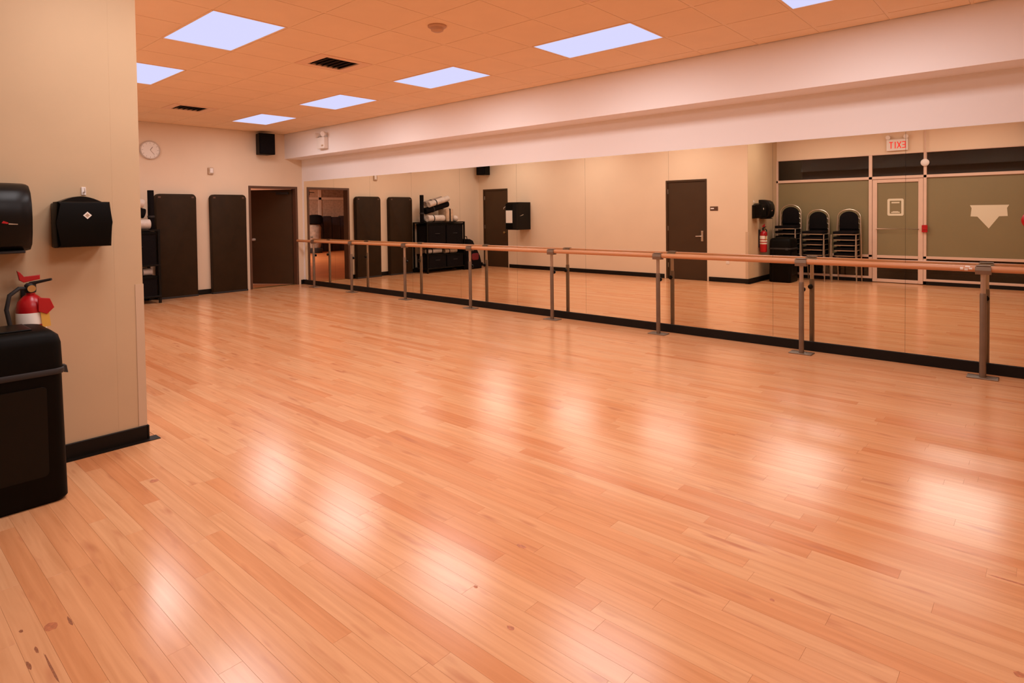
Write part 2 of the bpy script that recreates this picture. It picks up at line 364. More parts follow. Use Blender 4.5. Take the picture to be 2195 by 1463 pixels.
# ------------------------------------------------------------------ ballet barre
PX = [0.74, 2.09, 3.703, 5.314, 6.919, 8.534, 10.154, 11.63, 13.2]; BY = -0.19; RZ = 0.945
bar = thing('ballet_barre', 'long wooden ballet barre on adjustable metal posts in front of the mirrors', 'ballet barre', (0, BY, 0))
ends = [0.09]+PX[1:]
segs = [(0.10, PX[1]), (PX[1], PX[2]), (PX[2], PX[3]), (PX[3], PX[4]), (PX[4], PX[5]), (PX[5], PX[6]), (PX[6], PX[7]), (PX[7], 13.45)]
for a, b in segs:
    bm = B(); tube(bm, [(a+0.002, 0, RZ), (b-0.002, 0, RZ)], 0.027, 16); obj('rail', bm, 'rail', bar, True)
for x in PX:
    bm = B(); lathe(bm, [(0.025, 0.010), (0.025, 0.72), (0.022, 0.735)], 16); p = obj('post', bm, 'post', bar, True, (x, 0, 0))
    bm = B(); lathe(bm, [(0.0195, 0.735), (0.0195, 0.905)], 16); obj('upper_tube', bm, 'postup', p, True)
    bm = B(); box(bm, -0.11, 0.11, -0.07, 0.07, 0.0, 0.010, 0.003, 1); obj('base_plate', bm, 'post', p)
    bm = B()
    prism(bm, [(-0.034, 0.900), (0.034, 0.900), (0.040, 0.935), (0.034, 0.968), (0.029, 0.968), (0.0285, 0.93), (-0.0285, 0.93), (-0.029, 0.968), (-0.034, 0.968), (-0.040, 0.935)], -0.055, 0.055, 'X')
    box(bm, -0.05, 0.05, -0.030, 0.030, 0.9725, 0.978); obj('bracket', bm, 'post', p)
    bm = B(); tube(bm, [(0.0, 0.022, 0.655), (0.0, 0.04, 0.655)], 0.008, 8); lathe(bm, [(0.014, 0.036), (0.026, 0.040), (0.026, 0.056), (0.015, 0.062)], 12, (0, 0, 0.655), 'Y'); obj('knob', bm, 'satin', p, True)
# worn white sticker on the rail
t = thing('sticker', 'torn white sticker wrapped on the barre beside the nearest post', 'sticker', (11.47, BY, RZ))
for (a, b, p0, p1) in ((0, 0.022, 150, 200), (0.03, 0.055, 175, 215), (0.035, 0.07, 120, 150), (0.062, 0.085, 160, 190)):
    bm = B(); v = []
    for k in range(5):
        an = math.radians(p0+(p1-p0)*k/4); v.append([bm.verts.new((xx, 0.0278*math.cos(an), 0.0278*math.sin(an))) for xx in (a, b)])
    for k in range(4): bm.faces.new((v[k][0], v[k][1], v[k+1][1], v[k+1][0]))
    obj('sticker_scrap', bm, 'paper', t)

# ------------------------------------------------------------------ doors
def lever(parent, x, z, y, sgn, rosette='chrome'):
    bm = B(); box(bm, x-0.025, x+0.025, y, y+0.012, z-0.11, z+0.11, 0.006, 2); h = obj('handle_plate', bm, rosette, parent)
    bm = B(); tube(bm, [(x, y+0.01, z), (x, y+0.055, z), (x+sgn*0.025, y+0.06, z), (x+sgn*0.12, y+0.06, z-0.004)], 0.009, 8); obj('lever', bm, rosette, h, True)
for k, (a, b) in enumerate(DO):
    bm = B(); box(bm, a+0.04, b-0.04, -W-0.06, -W-0.015, 0.006, DH-0.04, 0.002, 1)
    d = struct('door_%d' % (k+2), bm, 'door', ['plain dark brown door in the corner, beside the black wall cabinet', 'dark brown door with a steel lever handle in the middle of the opposite wall'][k], 'door')
    bm = B()
    box(bm, a, a+0.04, -W-0.14, -W+0.006, 0, DH); box(bm, b-0.04, b, -W-0.14, -W+0.006, 0, DH); box(bm, a+0.04, b-0.04, -W-0.14, -W+0.006, DH-0.04, DH)
    obj('door_frame', bm, 'door', d)
    if k: lever(d, b-0.11, 0.94, -W-0.015, -1)
    else:
        bm = B(); lathe(bm, [(0.02, 0), (0.012, 0.03), (0.028, 0.045), (0.026, 0.07), (0.01, 0.078)], 14, (b-0.1, -W-0.015, 0.95), 'Y'); obj('knob', bm, 'brass', d, True)
    for z in (0.25, 1.05, 1.85):
        bm = B(); tube(bm, [(a+0.043, -W-0.012, z), (a+0.043, -W-0.012, z+0.1)], 0.007, 8); obj('hinge', bm, 'chrome', d)
# open door in the far wall: leaf swung into the next room
d = thing('door_1', 'open dark brown door in the end wall next to the mirrors', 'door', (-0.13, D1[1]-0.045, 0)); d['kind'] = 'structure'
LFW = 0.95; ANG = math.radians(-90-57)
# the leaf lies along its local +x from the hinge
leaf = B(); box(leaf, 0.0, LFW, -0.022, 0.022, 0.008, D1[2]-0.05, 0.002, 1)
lf = obj('leaf', leaf, 'door', d, rot=(0, 0, ANG), label='dark brown door leaf swung into the next room')
for s in (-1, 1):
    bm = B(); lathe(bm, [(0.028, 0.0), (0.024, s*0.012), (0.012, s*0.03), (0.028, s*0.045), (0.026, s*0.066), (0.01, s*0.073)], 14, (LFW-0.07, s*0.022, 0.97), 'Y'); obj('knob', bm, 'silver', lf, True)
bm = B(); box(bm, 0.06, 0.34, 0.024, 0.07, 1.93, 1.985, 0.006, 1); tube(bm, [(0.2, 0.06, 1.99), (0.42, 0.16, 1.99)], 0.008, 8); obj('door_closer', bm, 'rubber', lf)
bm = B()
box(bm, -0.16, 0.012, D1[0], D1[0]+0.045, 0, D1[2]); box(bm, -0.16, 0.012, D1[1]-0.045, D1[1], 0, D1[2]); box(bm, -0.16, 0.012, D1[0]+0.045, D1[1]-0.045, D1[2]-0.045, D1[2])
fr = obj('door_frame', bm, 'jamb', d); fr.matrix_parent_inverse = Matrix.Translation((0.13, -(D1[1]-0.045), 0))
bm = B(); box(bm, -0.15, 0.0, D1[0]+0.045, D1[1]-0.045, -0.012, 0.006); sl = obj('threshold', bm, 'brass', d); sl.matrix_parent_inverse = Matrix.Translation((0.13, -(D1[1]-0.045), 0))

# ------------------------------------------------------------------ glass front (behind the camera, seen in the mirrors)
YG = -W2
def window(name, x0, x1, label, mull):
    t = thing(name, label, 'window', (0, YG, 0)); t['kind'] = 'structure'
    def bar(x0, x1, z0, z1, n): bm = B(); box(bm, x0, x1, -0.05, 0.03, z0, z1, 0.003, 1); obj(n, bm, 'alu', t)
    bar(x0, x1, 0.07, 0.115, 'sill_rail'); bar(x0, x1, 0.50, 0.55, 'mid_rail'); bar(x0, x1, 2.055, 2.11, 'transom_rail'); bar(x0, x1, 2.535, 2.55, 'head_rail')
    for m0, m1 in mull: bar(m0, m1, 0.115, 2.535, 'mullion')
    ms = sorted(mull); edges = [x0]+[v for m in ms for v in m]+[x1]
    for i in range(0, len(edges), 2):
        a, b = edges[i], edges[i+1]
        if b-a < 0.1: continue
        for (z0, z1, mm, n) in ((0.115, 0.50, 'glass', 'clear_pane'), (0.55, 2.055, 'film', 'frosted_pane'), (2.11, 2.535, 'glass', 'transom_pane')):
            bm = B(); box(bm, a, b, -0.012, -0.004, z0, z1); obj(n, bm, mm, t)
    return t
window('window_1', XC, 9.39, 'frosted window with dark transom behind the stacked chairs', [(XC, XC+0.035), (9.33, 9.39)])
window('window_2', 10.25, XR, 'wide frosted window carrying a white pointed decal', [(10.25, 10.30), (12.6, 12.65)])
t = thing('door_4', 'glass entrance door in a pale metal frame', 'door', (0, YG, 0)); t['kind'] = 'structure'
def bx(n, m, *a, bev=0.003, parent=None): bm = B(); box(bm, *a, bev, 1); return obj(n, bm, m, parent or t)
bx('frame_head', 'alu', 9.39, 10.25, -0.05, 0.035, 2.055, 2.11)
bx('transom_head_rail', 'alu', 9.39, 10.25, -0.05, 0.03, 2.535, 2.55)
bx('transom_pane', 'glass', 9.39, 10.25, -0.012, -0.004, 2.11, 2.535, bev=0)
bx('stile', 'alu', 9.395, 9.475, -0.035, 0.02, 0.012, 2.05); bx('stile', 'alu', 10.165, 10.245, -0.035, 0.02, 0.012, 2.05)
bx('top_rail', 'alu', 9.475, 10.165, -0.035, 0.02, 1.985, 2.05); bx('bottom_rail', 'alu', 9.475, 10.165, -0.035, 0.02, 0.012, 0.075); bx('mid_rail', 'alu', 9.475, 10.165, -0.035, 0.02, 0.49, 0.545)
bx('frosted_pane', 'film', 9.475, 10.165, -0.012, -0.004, 0.545, 1.985, bev=0); bx('clear_pane', 'glass', 9.475, 10.165, -0.012, -0.004, 0.075, 0.49, bev=0)
bm = B(); tube(bm, [(9.47, 0.02, 1.07), (9.47, 0.05, 1.07), (10.17, 0.05, 1.07), (10.17, 0.02, 1.07)], 0.011, 8); obj('push_bar', bm, 'alu', t, True)
# decals on the glass
t = thing('door_notice', 'pale outlined notice sticker on the glass door', 'sticker', (0, YG-0.003, 0))
bm = B(); a = rrect(9.65, 9.925, 1.33, 1.665, 0.03, 4); b = rrect(9.69, 9.885, 1.37, 1.625, 0.01, 4)
v0 = [bm.verts.new((p[0], 0, p[1])) for p in a]; v1 = [bm.verts.new((p[0], 0, p[1])) for p in b]
for k in range(len(a)): bm.faces.new((v0[k], v0[(k+1) % len(a)], v1[(k+1) % len(a)], v1[k]))
obj('border', bm, 'decal', t)
for z0, z1, x0, x1 in ((1.575, 1.60, 9.72, 9.855), (1.385, 1.405, 9.715, 9.86), (1.408, 1.418, 9.74, 9.835)):
    bm = B(); box(bm, x0, x1, 0, 0.001, z0, z1); obj('print_line', bm, 'decal', t)
t = thing('window_decal', 'white downward-pointing decal on the wide frosted window', 'sticker', (0, YG-0.004, 0))
bm = B(); prism(bm, [(10.96, 1.515), (10.985, 1.46), (10.97, 1.31), (11.07, 1.305), (11.235, 1.09), (11.38, 1.31), (11.50, 1.315), (11.49, 1.46), (11.52, 1.515)], 0, 0.0012, 'Y'); obj('sheet', bm, 'decal', t)
bm = B(); lathe(bm, [(0.16, 0), (0.16, 0.02), (0.12, 0.05), (0.03, 0.055)], 28, (11.845, YG-0.003, 1.24), 'Y')  # made-up disc, stands in for an unidentified red shape in the mirror
tag(obj('red_disc', bm, 'red', None, True), 'made-up red round disc on the wide frosted window at the right edge', 'sign')
# fire alarm pull and strobe with conduit
t = thing('fire_alarm_pull', 'small red fire alarm pull box on the glass door post', 'fire alarm', (10.275, YG+0.03, 1.01))
bm = B(); box(bm, -0.045, 0.045, 0, 0.04, 0, 0.14, 0.005, 1); obj('housing', bm, 'red', t)
bm = B(); box(bm, -0.032, 0.032, 0.04, 0.052, 0.05, 0.075, 0.003, 1); obj('pull_bar', bm, 'red', t)
t = thing('alarm_strobe', 'round white alarm with conduit above the glass door post', 'alarm', (10.275, YG+0.03, 2.34))
bm = B(); lathe(bm, [(0.07, 0), (0.07, 0.03), (0.05, 0.05), (0.02, 0.055)], 20, (0, 0, 0), 'Y'); obj('sounder', bm, 'white', t, True)
bm = B(); tube(bm, [(0, 0.012, 0.07), (0, 0.012, H-2.34-0.004)], 0.011, 8); obj('conduit', bm, 'alu', t, True)
# exit sign
t = thing('exit_sign', 'white exit sign with red letters and twin lamps above the glass door', 'exit sign', (9.82, YG, 2.6))
bm = B(); box(bm, -0.18, 0.18, 0.005, 0.06, 0, 0.225, 0.008, 2); obj('housing', bm, 'white', t)
def letter(ch, cx, parent, s=0.062, h=0.13, z=0.045, m='redtxt', y=0.0602, st=0.017):
    # glyphs read left to right for someone facing the sign (looking along -y), so they run towards -x
    bm = B()
    def bar(u0, v0, u1, v1):
        d = Vector((u1-u0, v1-v0)); n = Vector((-d.y, d.x)).normalized()*st/2
        pts = [(u0+n.x, v0+n.y), (u1+n.x, v1+n.y), (u1-n.x, v1-n.y), (u0-n.x, v0-n.y)]
        prism(bm, [(cx-u*1.0, z+v) for u, v in pts], y, y+0.002, 'Y')
    q = s/2; e = st/2
    if ch == 'E':
        bar(-q+e, 0, -q+e, h); [bar(-q, vv, q*(0.8 if vv == h/2 else 1), vv) for vv in (e, h/2, h-e)]
    if ch == 'X': bar(-q, 0, q, h); bar(-q, h, q, 0)
    if ch == 'I': bar(0, 0, 0, h)
    if ch == 'T': bar(0, 0, 0, h); bar(-q, h-e, q, h-e)
    o = obj('letter', bm, m, parent)
for ch, cx in zip('EXIT', (0.115, 0.035, -0.03, -0.10)): letter(ch, cx, t)
for s in (-1, 1):
    bm = B(); tube(bm, [(s*0.13, 0.03, 0.22), (s*0.14, 0.035, 0.255)], 0.012, 8); tube(bm, [(s*0.14, 0.01, 0.275), (s*0.145, 0.05, 0.27), (s*0.15, 0.09, 0.262)], [0.022, 0.036, 0.042], 12); obj('lamp_head', bm, 'white', t, True)

# ------------------------------------------------------------------ things on the end wall
def speaker(loc, rotz, label, hh=0.42, ww=0.33, dd=0.24):
    t = thing('loudspeaker', label, 'speaker', loc, rotz, 'wall loudspeakers')
    bm = B(); prism(bm, [(-ww/2, 0.04+dd), (ww/2, 0.04+dd), (ww/2-0.05, 0.04), (-ww/2+0.05, 0.04)], 0, hh, 'Z', 0.008); obj('cabinet', bm, 'black', t)
    bm = B(); box(bm, -ww/2+0.015, ww/2-0.015, 0.04+dd, 0.052+dd, 0.015, hh-0.015, 0.006, 2); obj('grille', bm, 'fabric', t)
    bm = B(); box(bm, -0.05, 0.05, 0, 0.012, hh/2-0.09, hh/2+0.09); tube(bm, [(0, 0.01, hh/2), (0, 0.045, hh/2)], 0.015, 8); obj('bracket', bm, 'rubber', t)
    return t
speaker((0, -0.90, 2.715), -math.pi/2, 'black loudspeaker high on the end wall above the open door')
speaker((0.36, -W, 2.53), 0.0, 'black loudspeaker high in the corner above the plain brown door')
speaker((11.98, YG, 2.64), 0.0, 'black loudspeaker above the wide frosted window')
t = thing('wall_clock', 'round white wall clock high on the end wall', 'clock', (0, -2.945, 2.68))
bm = B(); lathe(bm, [(0.165, 0), (0.168, 0.03), (0.158, 0.042), (0.145, 0.034), (0.145, 0.03)], 32, (0, 0, 0), 'X'); obj('case', bm, 'silver', t, True)
bm = B(); lathe(bm, [(0.144, 0.0305), (0.144, 0.033)], 32, (0, 0, 0), 'X'); fc = obj('dial', bm, 'paper', t)
for k in range(12):
    a = math.radians(30*k); bm = B(); c, s = math.cos(a), math.sin(a)
    tube(bm, [(0.034, 0.115*s, 0.115*c), (0.034, 0.135*s, 0.135*c)], 0.0025, 4); obj('hour_mark', bm, 'grey', fc)
for a, l, r in ((35, 0.07, 0.004), (140, 0.10, 0.003)):
    a = math.radians(a); bm = B(); tube(bm, [(0.036, 0, 0), (0.036, l*math.sin(a), l*math.cos(a))], r, 6); obj('hand', bm, 'grey', t)
t = thing('wall_sensor', 'small beige sensor box on the end wall between clock and speaker', 'sensor', (0, -1.905, 2.285))
bm = B(); box(bm, 0, 0.035, -0.05, 0.05, 0, 0.13, 0.01, 2); obj('housing', bm, 'tan', t)
bm = B(); box(bm, 0.035, 0.042, -0.02, 0.04, 0.03, 0.12, 0.003, 1); obj('cover', bm, 'white', t)

# upright gym mats
def gym_mat(y0, y1, label):
    t = thing('gym_mat', label, 'gym mat', (0.016, (y0+y1)/2, 0), 0, 'upright gym mats'); a = (y1-y0)/2; h = 1.9
    for k, (x0, x1) in enumerate(((0.0, 0.055), (0.058, 0.115))):
        bm = B(); prism(bm, rrect(-a, a, 0.004, h, 0.07, 6, (0, 0, 1, 1)), x0, x1, 'X', 0.012); obj('pad', bm, 'mat_', t, True)
    for s in (-1, 1):
        bm = B(); box(bm, 0.1152, 0.1172, s*(a-0.06)-0.022, s*(a-0.06)+0.022, h-0.075, h-0.045, 0.0); obj('corner_glint', bm, 'jamb', t)  # lighter tabs put in for the highlights at the top corners
    bm = B(); box(bm, -0.0005, 0.118, -a-0.004, a+0.004, 0.0, 0.035, 0.004, 1); obj('foot_strip', bm, 'rubber', t)
gym_mat(-2.91, -2.225, 'tall dark brown mat standing beside the black equipment rack')
gym_mat(-1.955, -1.285, 'tall dark brown mat standing beside the open door')

# equipment rack in the corner with its load
RX0, RX1, RY0, RY1 = 0.05, 0.56, -4.28, -3.02
t = thing('equipment_rack', 'black metal shelf rack loaded with rolls and bins in the corner', 'rack', ((RX0+RX1)/2, (RY0+RY1)/2, 0))
a, b = (RX1-RX0)/2, (RY1-RY0)/2
for sx_ in (-1, 1):
    for sy in (-1, 1): bm = B(); box(bm, sx_*a-0.018, sx_*a+0.018, sy*b-0.018, sy*b+0.018, 0, 1.27); obj('upright', bm, 'satin', t)
SH = [0.10, 0.64, 1.24]
for z in SH: bm = B(); box(bm, -a-0.02, a+0.02, -b-0.02, b+0.02, z, z+0.03, 0.004, 1); obj('shelf', bm, 'satin', t)
def roll(label, m, p0, p1, r, grp):
    p0, p1 = Vector(p0), Vector(p1); L = (p1-p0).length; t = thing('rolled_mat', label, 'rolled mat', p0, 0, grp)
    bm = B(); lathe(bm, [(r*0.25, 0.012), (r*0.3, 0.0), (r*0.62, 0.0), (r*0.66, 0.008), (r*0.7, 0.0), (r*0.94, 0.0), (r, 0.008), (r, L-0.008), (r*0.94, L), (r*0.7, L), (r*0.66, L-0.008), (r*0.62, L), (r*0.3, L), (r*0.25, L-0.012)], 20)
    o = obj('roll', bm, m, t, True); o.rotation_mode = 'QUATERNION'; o.rotation_quaternion = (p1-p0).to_track_quat('Z', 'Y')
    bm = B(); lathe(bm, [(r+0.002, L*0.3), (r+0.006, L*0.3+0.004), (r+0.006, L*0.3+0.03), (r+0.002, L*0.3+0.034)], 20)
    o = obj('strap', bm, 'rubber', t, True); o.rotation_mode = 'QUATERNION'; o.rotation_quaternion = (p1-p0).to_track_quat('Z', 'Y')
    return t
ZT = 1.27; g = 'rolled mats piled on the rack'
roll('silver rolled mat lying lowest at the front of the rack top', 'silver', (0.45, -3.12, ZT+0.092), (0.45, -3.66, ZT+0.092), 0.085, g)
roll('silver rolled mat lying lowest at the back of the rack top', 'silver', (0.19, -3.12, ZT+0.092), (0.19, -3.66, ZT+0.092), 0.085, g)
roll('black rolled mat slanting across the middle of the rack pile', 'fabric', (0.32, -3.16, ZT+0.275), (0.32, -3.92, ZT+0.465), 0.085, g)
roll('silver rolled mat slanting along the front of the rack pile', 'silver', (0.42, -3.20, ZT+0.44), (0.42, -3.86, ZT+0.605), 0.075, g)
roll('dark rolled mat slanting along the back of the rack pile', 'grey', (0.24, -3.24, ZT+0.455), (0.24, -3.80, ZT+0.595), 0.07, g)
roll('black rolled mat standing upright at the mat end of the rack', 'fabric', (0.33, -3.055, ZT+0.001), (0.33, -3.055, ZT+0.68), 0.05, g)
t = thing('block', 'tan cloth-covered block propping the rolls on the rack top', 'block', (0.32, -3.86, ZT))
bm = B(); box(bm, -0.17, 0.17, -0.12, 0.12, 0.0, 0.335, 0.03, 3); obj('core', bm, 'tan', t, True)
bm = B(); box(bm, -0.174, 0.174, -0.025, 0.025, 0.0, 0.339, 0.012, 2); obj('strap', bm, 'fabric', t)
for (y, x, r, m, lab) in ((-4.08, 0.44, 0.085, 'silver', 'pale ball at the front corner end of the rack top'), (-4.20, 0.27, 0.07, 'red', 'small red ball at the corner end of the rack top'), (-4.07, 0.14, 0.08, 'tan', 'tan ball at the back corner end of the rack top')):
    bm = B(); bmesh.ops.create_uvsphere(bm, u_segments=18, v_segments=10, radius=r)
    for v in bm.verts: v.co.z = v.co.z*0.95
    tag(obj('exercise_ball', bm, m, None, True, (x, y, ZT+r*0.95)), lab, 'ball', 'balls on the rack top')
def bin_(y0, y1, z0, z1, label, m='fabric', x0=0.09, x1=0.58):
    t = thing('storage_bin', label, 'storage bin', ((x0+x1)/2, (y0+y1)/2, z0), 0, 'storage bins in the rack'); a, b, h = (x1-x0)/2, (y1-y0)/2, z1-z0
    bm = B(); prism(bm, rrect(-a+0.008, a-0.008, -b+0.008, b-0.008, 0.03), 0, h-0.02, 'Z'); obj('body', bm, m, t, True)
    bm = B(); prism(bm, rrect(-a, a, -b, b, 0.035), h-0.045, h, 'Z', 0.004); obj('rim', bm, 'black', t, True)
    bm = B(); tube(bm, [(a-0.012, -0.07, h*0.55), (a+0.006, -0.05, h*0.55), (a+0.006, 0.05, h*0.55), (a-0.012, 0.07, h*0.55)], 0.008, 6); obj('handle', bm, 'rubber', t, True)
bin_(-3.645, -3.05, 0.671, 1.232, 'tall black bin on the middle shelf nearest the mat')
bin_(-4.25, -3.655, 0.671, 1.232, 'tall black bin on the middle shelf at the corner end')
bin_(-3.645, -3.05, 0.131, 0.47, 'low black bin on the bottom shelf nearest the mat')
bin_(-4.25, -3.655, 0.131, 0.45, 'low black bin on the bottom shelf at the corner end')
roll('short silver roll lying across the low bin nearest the mat', 'silver', (0.42, -3.10, 0.472+0.068), (0.42, -3.58, 0.472+0.068), 0.06, g)
roll('short tan roll lying across the low bin at the corner end', 'tan', (0.40, -3.72, 0.452+0.063), (0.40, -4.14, 0.452+0.063), 0.056, g)
roll('short grey roll lying behind the silver roll in the rack', 'grey', (0.22, -3.12, 0.472+0.068), (0.22, -3.60, 0.472+0.068), 0.06, g)
t = thing('gym_bag', 'black slumped gym bag with a red pocket on the floor beside the rack', 'bag', (0.40, -4.60, 0))
bm = B(); prism(bm, [(-0.27, 0), (0.28, 0), (0.29, 0.16), (0.27, 0.42), (0.22, 0.68), (0.14, 0.80), (0.05, 0.76), (-0.05, 0.55), (-0.18, 0.34), (-0.27, 0.14)], -0.24, 0.24, 'X', 0.05); obj('body', bm, 'fabric', t, True)
bm = B(); prism(bm, rrect(-0.12, 0.13, 0.24, 0.42, 0.05, 4), 0.236, 0.262, 'X', 0.01); obj('pocket', bm, mat('dull_red_cloth', (0.16, 0.008, 0.012), 0.8), t, True, label='dark red pocket')
bm = B(); tube(bm, [(0.05, 0.10, 0.76), (0.05, 0.12, 0.86), (0.05, 0.20, 0.87), (0.05, 0.21, 0.70)], 0.013, 8); obj('strap', bm, 'rubber', t, True)

# ------------------------------------------------------------------ on the opposite wall
t = thing('wall_cabinet', 'black wall-mounted equipment cabinet with a white notice beside the plain brown door', 'cabinet', (1.70, -W, 1.04))
bm = B(); box(bm, -0.19, 0.19, 0, 0.50, 0, 0.71, 0.006, 1); obj('body', bm, 'satin', t)
bm = B(); prism(bm, [(-0.19, 0.505), (0.19, 0.505), (0.19, 0.56), (0.12, 0.63), (-0.12, 0.63), (-0.19, 0.56)], 0.02, 0.68, 'Z', 0.006); dr = obj('door', bm, 'satin', t)
bm = B(); box(bm, -0.11, 0.11, 0.631, 0.633, 0.18, 0.50); obj('notice', bm, 'paper', dr, label='blank white notice sheet on the cabinet door')
bm = B(); tube(bm, [(0.191, 0.42, 0.36), (0.215, 0.42, 0.36), (0.215, 0.32, 0.39)], 0.007, 8); obj('latch', bm, 'chrome', t, True)
bm = B(); tube(bm, [(-0.15, 0.60, 0.60), (-0.17, 0.64, 0.57), (-0.18, 0.64, 0.53)], 0.008, 8); obj('latch', bm, 'chrome', dr, True)
t = thing('room_sign', 'small dark room sign beside the lever-handled brown door', 'sign', (6.845, -W, 1.47))
bm = B(); box(bm, -0.085, 0.085, 0, 0.006, 0, 0.09, 0.002, 1); obj('plate', bm, 'jamb', t)
bm = B(); box(bm, -0.07, 0.0, 0.006, 0.0068, 0.035, 0.06); obj('print_line', bm, 'white', t)
t = thing('power_outlet', 'small white power outlet low on the wall beside the lever-handled door', 'outlet', (7.13, -W, 0.38))
bm = B(); box(bm, -0.035, 0.035, 0, 0.006, 0, 0.115, 0.002, 1); obj('plate', bm, 'white', t)
for z in (0.025, 0.07): bm = B(); box(bm, -0.018, 0.018, 0.006, 0.009, z, z+0.028, 0.002, 1); obj('socket', bm, 'paper', t)
# emergency lamp on the beam
t = thing('emergency_light', 'white twin-head emergency light on the beam near the end wall', 'emergency light', (1.56, -BD, 2.76))
bm = B(); box(bm, -0.15, 0.12, -0.09, 0, 0, 0.22, 0.012, 2); obj('battery_box', bm, 'white', t, True)
for s, zz in ((-1, 0.27), (1, 0.28)):
    bm = B(); tube(bm, [(s*0.09-0.02, -0.045, 0.215), (s*0.10-0.02, -0.045, zz-0.03)], 0.012, 8); tube(bm, [(s*0.10-0.02, -0.02, zz), (s*0.11-0.02, -0.06, zz-0.003), (s*0.13-0.02, -0.115, zz-0.012)], [0.025, 0.042, 0.05], 14); obj('lamp_head', bm, 'white', t, True)
bm = B(); box(bm, 0.02, 0.09, -0.094, -0.09, 0.04, 0.07); obj('test_panel', bm, 'tan', t)

# ------------------------------------------------------------------ on the tan wall end
bm = B(); box(bm, XC, XC+0.004, -W-0.045, -W, 0.096, 1.04); box(bm, XC-0.045, XC+0.004, -W, -W+0.004, 0.096, 1.04)
tag(obj('corner_guard', bm, 'guard'), 'brown plastic corner guard on the lower edge of the tan wall', 'corner guard')
t = thing('paper_towel_dispenser', 'large rounded black paper towel dispenser at the left edge', 'dispenser', (XC, -6.19, 1.30))
prof = [(0, 0.0), (0.15, 0.0), (0.20, 0.03), (0.225, 0.10), (0.235, 0.19), (0.225, 0.27), (0.195, 0.335), (0.14, 0.375), (0.06, 0.388), (0, 0.388)]
def bulge(bm, prof, hw, xs=0.92):
    rings = []
    for u, s in ((-1.0, 0.80), (-0.97, 0.90), (-0.85, 0.97), (-0.5, 1), (0, 1.01), (0.5, 1), (0.85, 0.97), (0.97, 0.90), (1.0, 0.80)):
        rings.append([bm.verts.new((x*s if x > 0 else 0, u*hw, 0.19+(z-0.19)*(0.94+0.06*(s-0.8)/0.2))) for x, z in prof])
    for i in range(len(rings)-1):
        for k in range(len(prof)): bm.faces.new((rings[i][k], rings[i][(k+1) % len(prof)], rings[i+1][(k+1) % len(prof)], rings[i+1][k]))
    bm.faces.new(rings[0]); bm.faces.new(rings[-1][::-1])
bm = B(); bulge(bm, prof, 0.165); obj('cover', bm, 'satin', t, True)
bm = B(); box(bm, 0.02, 0.18, -0.13, 0.13, -0.012, 0.004, 0.004, 1); obj('paper_slot', bm, 'rubber', t)
bm = B(); prism(bm, [(0.02, 0.160), (0.045, 0.155), (0.05, 0.162), (0.028, 0.172)], 0.234, 0.2385, 'X'); obj('logo_mark', bm, 'red', t, label='small red logo mark')
bm = B(); prism(bm, [(0.05, 0.152), (0.09, 0.150), (0.09, 0.154), (0.05, 0.158)], 0.233, 0.2375, 'X'); obj('logo_mark', bm, 'tan', t)
t = thing('tissue_dispenser', 'square black dispenser with a white diamond mark', 'dispenser', (XC, -5.775, 1.305))
bm = B(); prism(bm, [(-0.135, 0.005), (0.135, 0.005), (0.142, 0.15), (0.132, 0.275), (-0.132, 0.275), (-0.142, 0.15)], 0.06, 0.19, 'X', 0.014); obj('cover', bm, 'black', t, True)
bm = B(); box(bm, 0, 0.06, -0.13, 0.13, 0.0, 0.27, 0.006, 1); obj('back_plate', bm, 'satin', t)
bm = B(); prism(bm, [(-0.11, 0.274)]+[(-0.11+0.22*k/10, 0.274+0.035*math.sin(math.pi*k/10)) for k in range(1, 10)]+[(0.11, 0.274)], 0.02, 0.12, 'X'); obj('hood', bm, 'satin', t, True)
bm = B(); prism(bm, [(0.012, 0.215), (0.034, 0.193), (0.012, 0.171), (-0.010, 0.193)], 0.190, 0.1915, 'X'); obj('diamond_mark', bm, 'paper', t, label='white diamond mark')
bm = B(); prism(bm, [(0.012, 0.205), (0.024, 0.193), (0.012, 0.181), (0.0, 0.193)], 0.1915, 0.1925, 'X'); obj('diamond_centre', bm, 'tan', t)
t = thing('wall_hook', 'small white hook above the square black dispenser', 'hook', (XC, -5.735, 1.645))
bm = B(); box(bm, 0, 0.006, -0.012, 0.012, -0.02, 0.03, 0.002, 1); obj('plate', bm, 'white', t)
bm = B(); tube(bm, [(0.004, 0, 0.0), (0.025, 0, -0.006), (0.034, 0, 0.008), (0.034, 0, 0.022)], 0.004, 8); obj('prong', bm, 'white', t, True)
# fire extinguisher
t = thing('fire_extinguisher', 'red fire extinguisher hanging on the tan wall behind the waste bin', 'fire extinguisher', (XC+0.095, -6.03, 0.60))
bm = B(); lathe(bm, [(0.05, 0), (0.068, 0.012), (0.07, 0.05), (0.07, 0.36), (0.062, 0.405), (0.035, 0.435), (0.022, 0.445), (0.022, 0.46)], 28); cy = obj('cylinder', bm, 'red', t, True)
bm = B(); lathe(bm, [(0.0702, 0.17), (0.0712, 0.172), (0.0712, 0.34), (0.0702, 0.342)], 28); obj('label_band', bm, 'paper', cy, True)
for z in (0.20, 0.255): bm = B(); lathe(bm, [(0.0712, z), (0.0718, z+0.001), (0.0718, z+0.019), (0.0712, z+0.02)], 28); obj('label_stripe', bm, 'red', cy, True)
bm = B(); lathe(bm, [(0.026, 0.455), (0.028, 0.46), (0.028, 0.50), (0.018, 0.51)], 16); obj('valve', bm, 'rubber', t, True)
bm = B(); tube(bm, [(0.0, 0.0, 0.505), (0.03, 0.03, 0.515), (0.08, 0.085, 0.53)], [0.012, 0.009, 0.007], 8); obj('carry_handle', bm, 'rubber', t, True)
